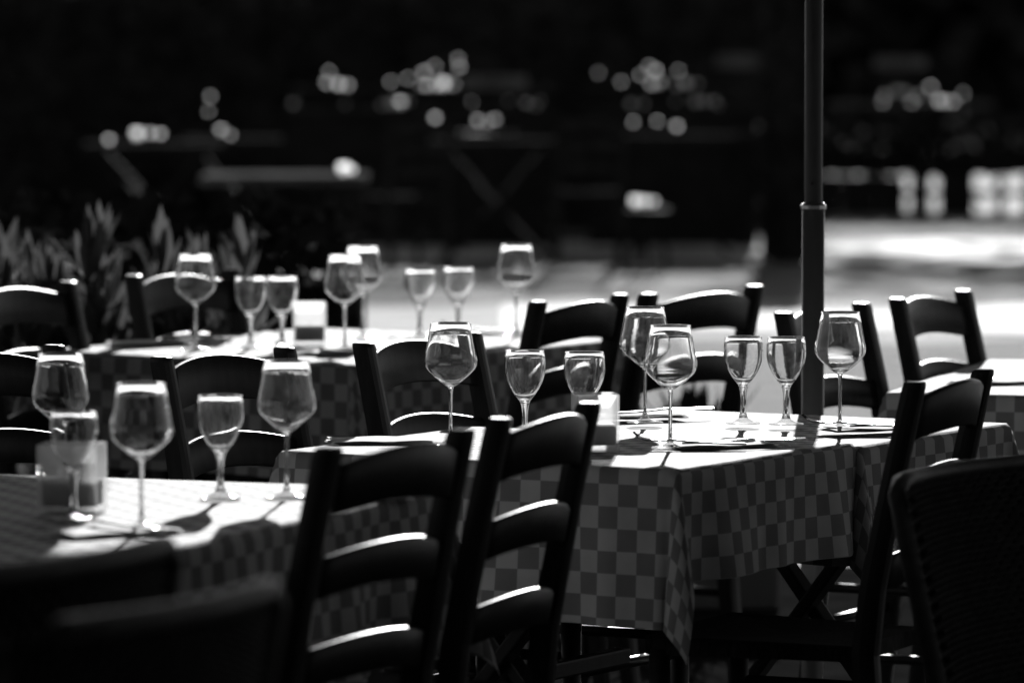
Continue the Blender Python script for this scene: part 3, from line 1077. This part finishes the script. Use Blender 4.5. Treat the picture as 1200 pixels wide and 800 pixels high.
# frosted stem glasses added as stand-ins for glints, sized by brightness
GTU = 'frosted stem glasses standing in for glints far behind'
ORD = ['leftmost', 'second', 'third', 'fourth', 'fifth', 'sixth', 'seventh', 'eighth', 'ninth', 'tenth', 'eleventh', 'twelfth', 'thirteenth', 'fourteenth', 'fifteenth', 'sixteenth', 'seventeenth', 'eighteenth']
SIZES = {3: .029, 2: .022, 1: .0165, 0: .012}
SIZE_WORD = {3: 'bright', 2: 'fairly bright', 1: 'dim', 0: 'faint'}
def glints(pts, base, where):
    """pts: (x, y, height of the bowl centre, size class)"""
    pts = sorted(pts)
    for n, (x, y, zc, k) in enumerate(pts):
        r = SIZES[k]
        h = r * 1.7
        zb = zc - base - h / 2
        label = ('%s frosted glint glass, %s from the left %s' % (SIZE_WORD[k], ORD[n], where)) if n else ('%s frosted glint glass, leftmost %s' % (SIZE_WORD[k], where))
        t = thing('frosted_glass', label, 'glass', (x, y, base), 0, GTU)
        MB().lathe([(.0001, zb), (r * .55, zb + h * .08), (r * .95, zb + h * .35), (r, zb + h * .7), (r * .93, zb + h), (r * .88, zb + h), (r * .94, zb + h * .7), (r * .88, zb + h * .37), (.0001, zb + .004)], 16).build('bowl', M['frost_glint'], t, True)
        if zb > .004:
            MB().lathe([(.0001, 0), (r * .9, 0), (r * .9, .002), (.004, .005), (.003, zb * .6), (.004, zb + .001), (.0001, zb + .001)], 10).build('stem', M['pot'], t, True)
def counter(x, y, w_, label):
    t = thing('serving_counter', label, 'counter', (x, y, 0), 0, 'dark serving counters before the hedge')
    MB().box((0, .0, .43), (w_, .5, .86), bev=.01).build('cabinet', M['pot'], t)
    MB().box((0, 0, .88), (w_ + .06, .56, .035), bev=.008).build('worktop', M['board'], t)
    for q in (-1, 1):
        MB().box((q * w_ * .25, -.255, .45), (w_ * .44, .02, .68), bev=.006).build('door', M['pot'], t)
        MB().box((q * (w_ / 2 - .02), .15, .95), (.03, .2, .1), bev=.004).build('bracket', M['pot'], t)
    MB().box((0, .15, 1.012), (w_, .22, .024), bev=.005).build('shelf', M['board'], t)
CN = [(-.60, 35.6, 1.7, 'wide dark serving counter above the rear wine glasses'),
      (1.05, 35.8, 1.1, 'dark serving counter above the wine glass pair'),
      ]
for c_ in CN:
    counter(*c_)
LOW, UP, TB = .8985, 1.0245, .751
def place(lst, d, base):
    out = []
    for px, py, k in lst:
        dd = d + rg.uniform(-.05, .05)
        out.append((fx(px, dd), dd, max(fz(py, dd), base + SIZES[k] * .9), k))
    return out
rg = random.Random(9)
glints(place([(343, 121, 1), (405, 122, 0), (448, 123, 1), (459, 121, 3), (470, 121, 3), (480, 119, 0), (596, 118, 0), (617, 121, 1), (628, 126, 1), (633, 118, 0), (553, 120, 0)], 35.42, LOW), LOW, 'on the worktop of the wide serving counter')
glints(place([(383, 97, 1), (397, 100, 2), (408, 104, 1), (386, 84, 0), (497, 85, 1), (500, 106, 1), (511, 109, 1), (520, 101, 3), (532, 106, 1), (538, 79, 1), (537, 69, 0), (510, 78, 0), (494, 118, 0), (478, 92, 0), (458, 96, 0), (551, 92, 0), (600, 96, 0)], 35.72, UP), UP, 'on the shelf of the wide serving counter')
glints(place([(740, 122, 2), (754, 122, 1), (815, 119, 2), (825, 119, 1), (837, 119, 1), (842, 131, 0), (791, 119, 0)], 35.62, LOW), LOW, 'on the worktop of the middle serving counter')
glints(place([(701, 86, 0), (760, 78, 0), (763, 99, 1), (769, 98, 2), (773, 97, 2), (768, 83, 1), (795, 83, 0), (728, 96, 0), (750, 88, 0), (817, 98, 0), (803, 108, 3), (792, 107, 1)], 35.92, UP), UP, 'on the shelf of the middle serving counter')
glints(place([(1036, 111, 1), (1050, 107, 2), (1056, 107, 2), (1062, 108, 1), (1074, 112, 2), (1068, 133, 0), (1090, 102, 1), (1100, 118, 2), (1107, 120, 1), (1116, 120, 1), (1034, 133, 0), (1128, 110, 0), (1082, 118, 0)], 43.0, .801), .801, 'on the far table beyond the low fence')
glints(place([(161, 157, 3), (176, 156, 1), (188, 157, 1), (128, 173, 1)], 32.2, TB), TB, 'on the far table at the upper left')
glints(place([(245, 131, 0), (247, 113, 0), (259, 152, 1), (270, 158, 0)], 33.4, TB), TB, 'on the far table near the hedge')
glints(place([(403, 200, 3), (412, 199, 1)], 25.9, TB), TB, 'on the sunlit far table')
glints(place([(510, 138, 1), (560, 141, 1), (580, 140, 1), (572, 143, 0)], 33.0, TB), TB, 'on the far crossed-leg table')
glints(place([(793, 148, 1), (770, 142, 0), (742, 143, 0)], 34.3, TB), TB, 'on the far table below the middle counter')
glints(place([(902, 145, 1), (918, 143, 0)], 35.1, TB), TB, 'on the far table by the clipped shrub')
st = thing('low_stool', 'low dark stool far behind with three bright glasses on it', 'stool', (.80, 32.0, 0))
MB().lathe([(.0001, .335), (.12, .335), (.13, .345), (.13, .362), (.12, .37), (.0001, .37)], 20).build('seat', M['pot'], st)
for k in range(3):
    a = k * 2.094 + .4
    MB().tube([(.12 * math.cos(a), .12 * math.sin(a), 0), (.08 * math.cos(a), .08 * math.sin(a), .34)], .014, 8).build('leg', M['pot'], st)
glints(place([(745, 236, 3), (756, 236, 2), (766, 236, 1)], 32.0, .371), .371, 'on the low stool')
# bar stools: a tall seat with a backrest whose top rail is coloured pale as sunlit
def bar_stool(x, y, rz, label, zt):
    t = thing('bar_stool', label, 'bar stool', (x, y, 0), rz, 'bar stools far behind')
    MB().box((0, 0, .74), (.38, .36, .04), bev=.01).build('seat', M['pot'], t)
    for sx in (-1, 1):
        for sy in (-1, 1):
            MB().tube([(sx * .19, sy * .18, 0), (sx * .16, sy * .15, .73)], .016, 8).build('leg', M['pot'], t)
        MB().tube([(sx * .18, -.17, .74), (sx * .18, -.21, zt)], .014, 8).build('post', M['pot'], t)
    MB().box((0, -.21, zt - .02), (.42, .05, .09), bev=.012).build('top_rail', M['lit_board'], t)
    MB().box((0, 0, .30), (.36, .03, .03), bev=.005).build('footrest', M['pot'], t)
bar_stool(fx(575, 34.6), 34.6, .1, 'bar stool before the wide serving counter, its top rail coloured as faintly lit', fz(93, 34.6))
bar_stool(fx(875, 36.4), 36.4, 0, 'tall bar stool left of the parasol pole, far behind', fz(68, 36.4))
bar_stool(fx(1052, 43.9), 43.9, 0, 'tall bar stool far behind the low fence, right of the parasol pole', fz(70, 43.9))
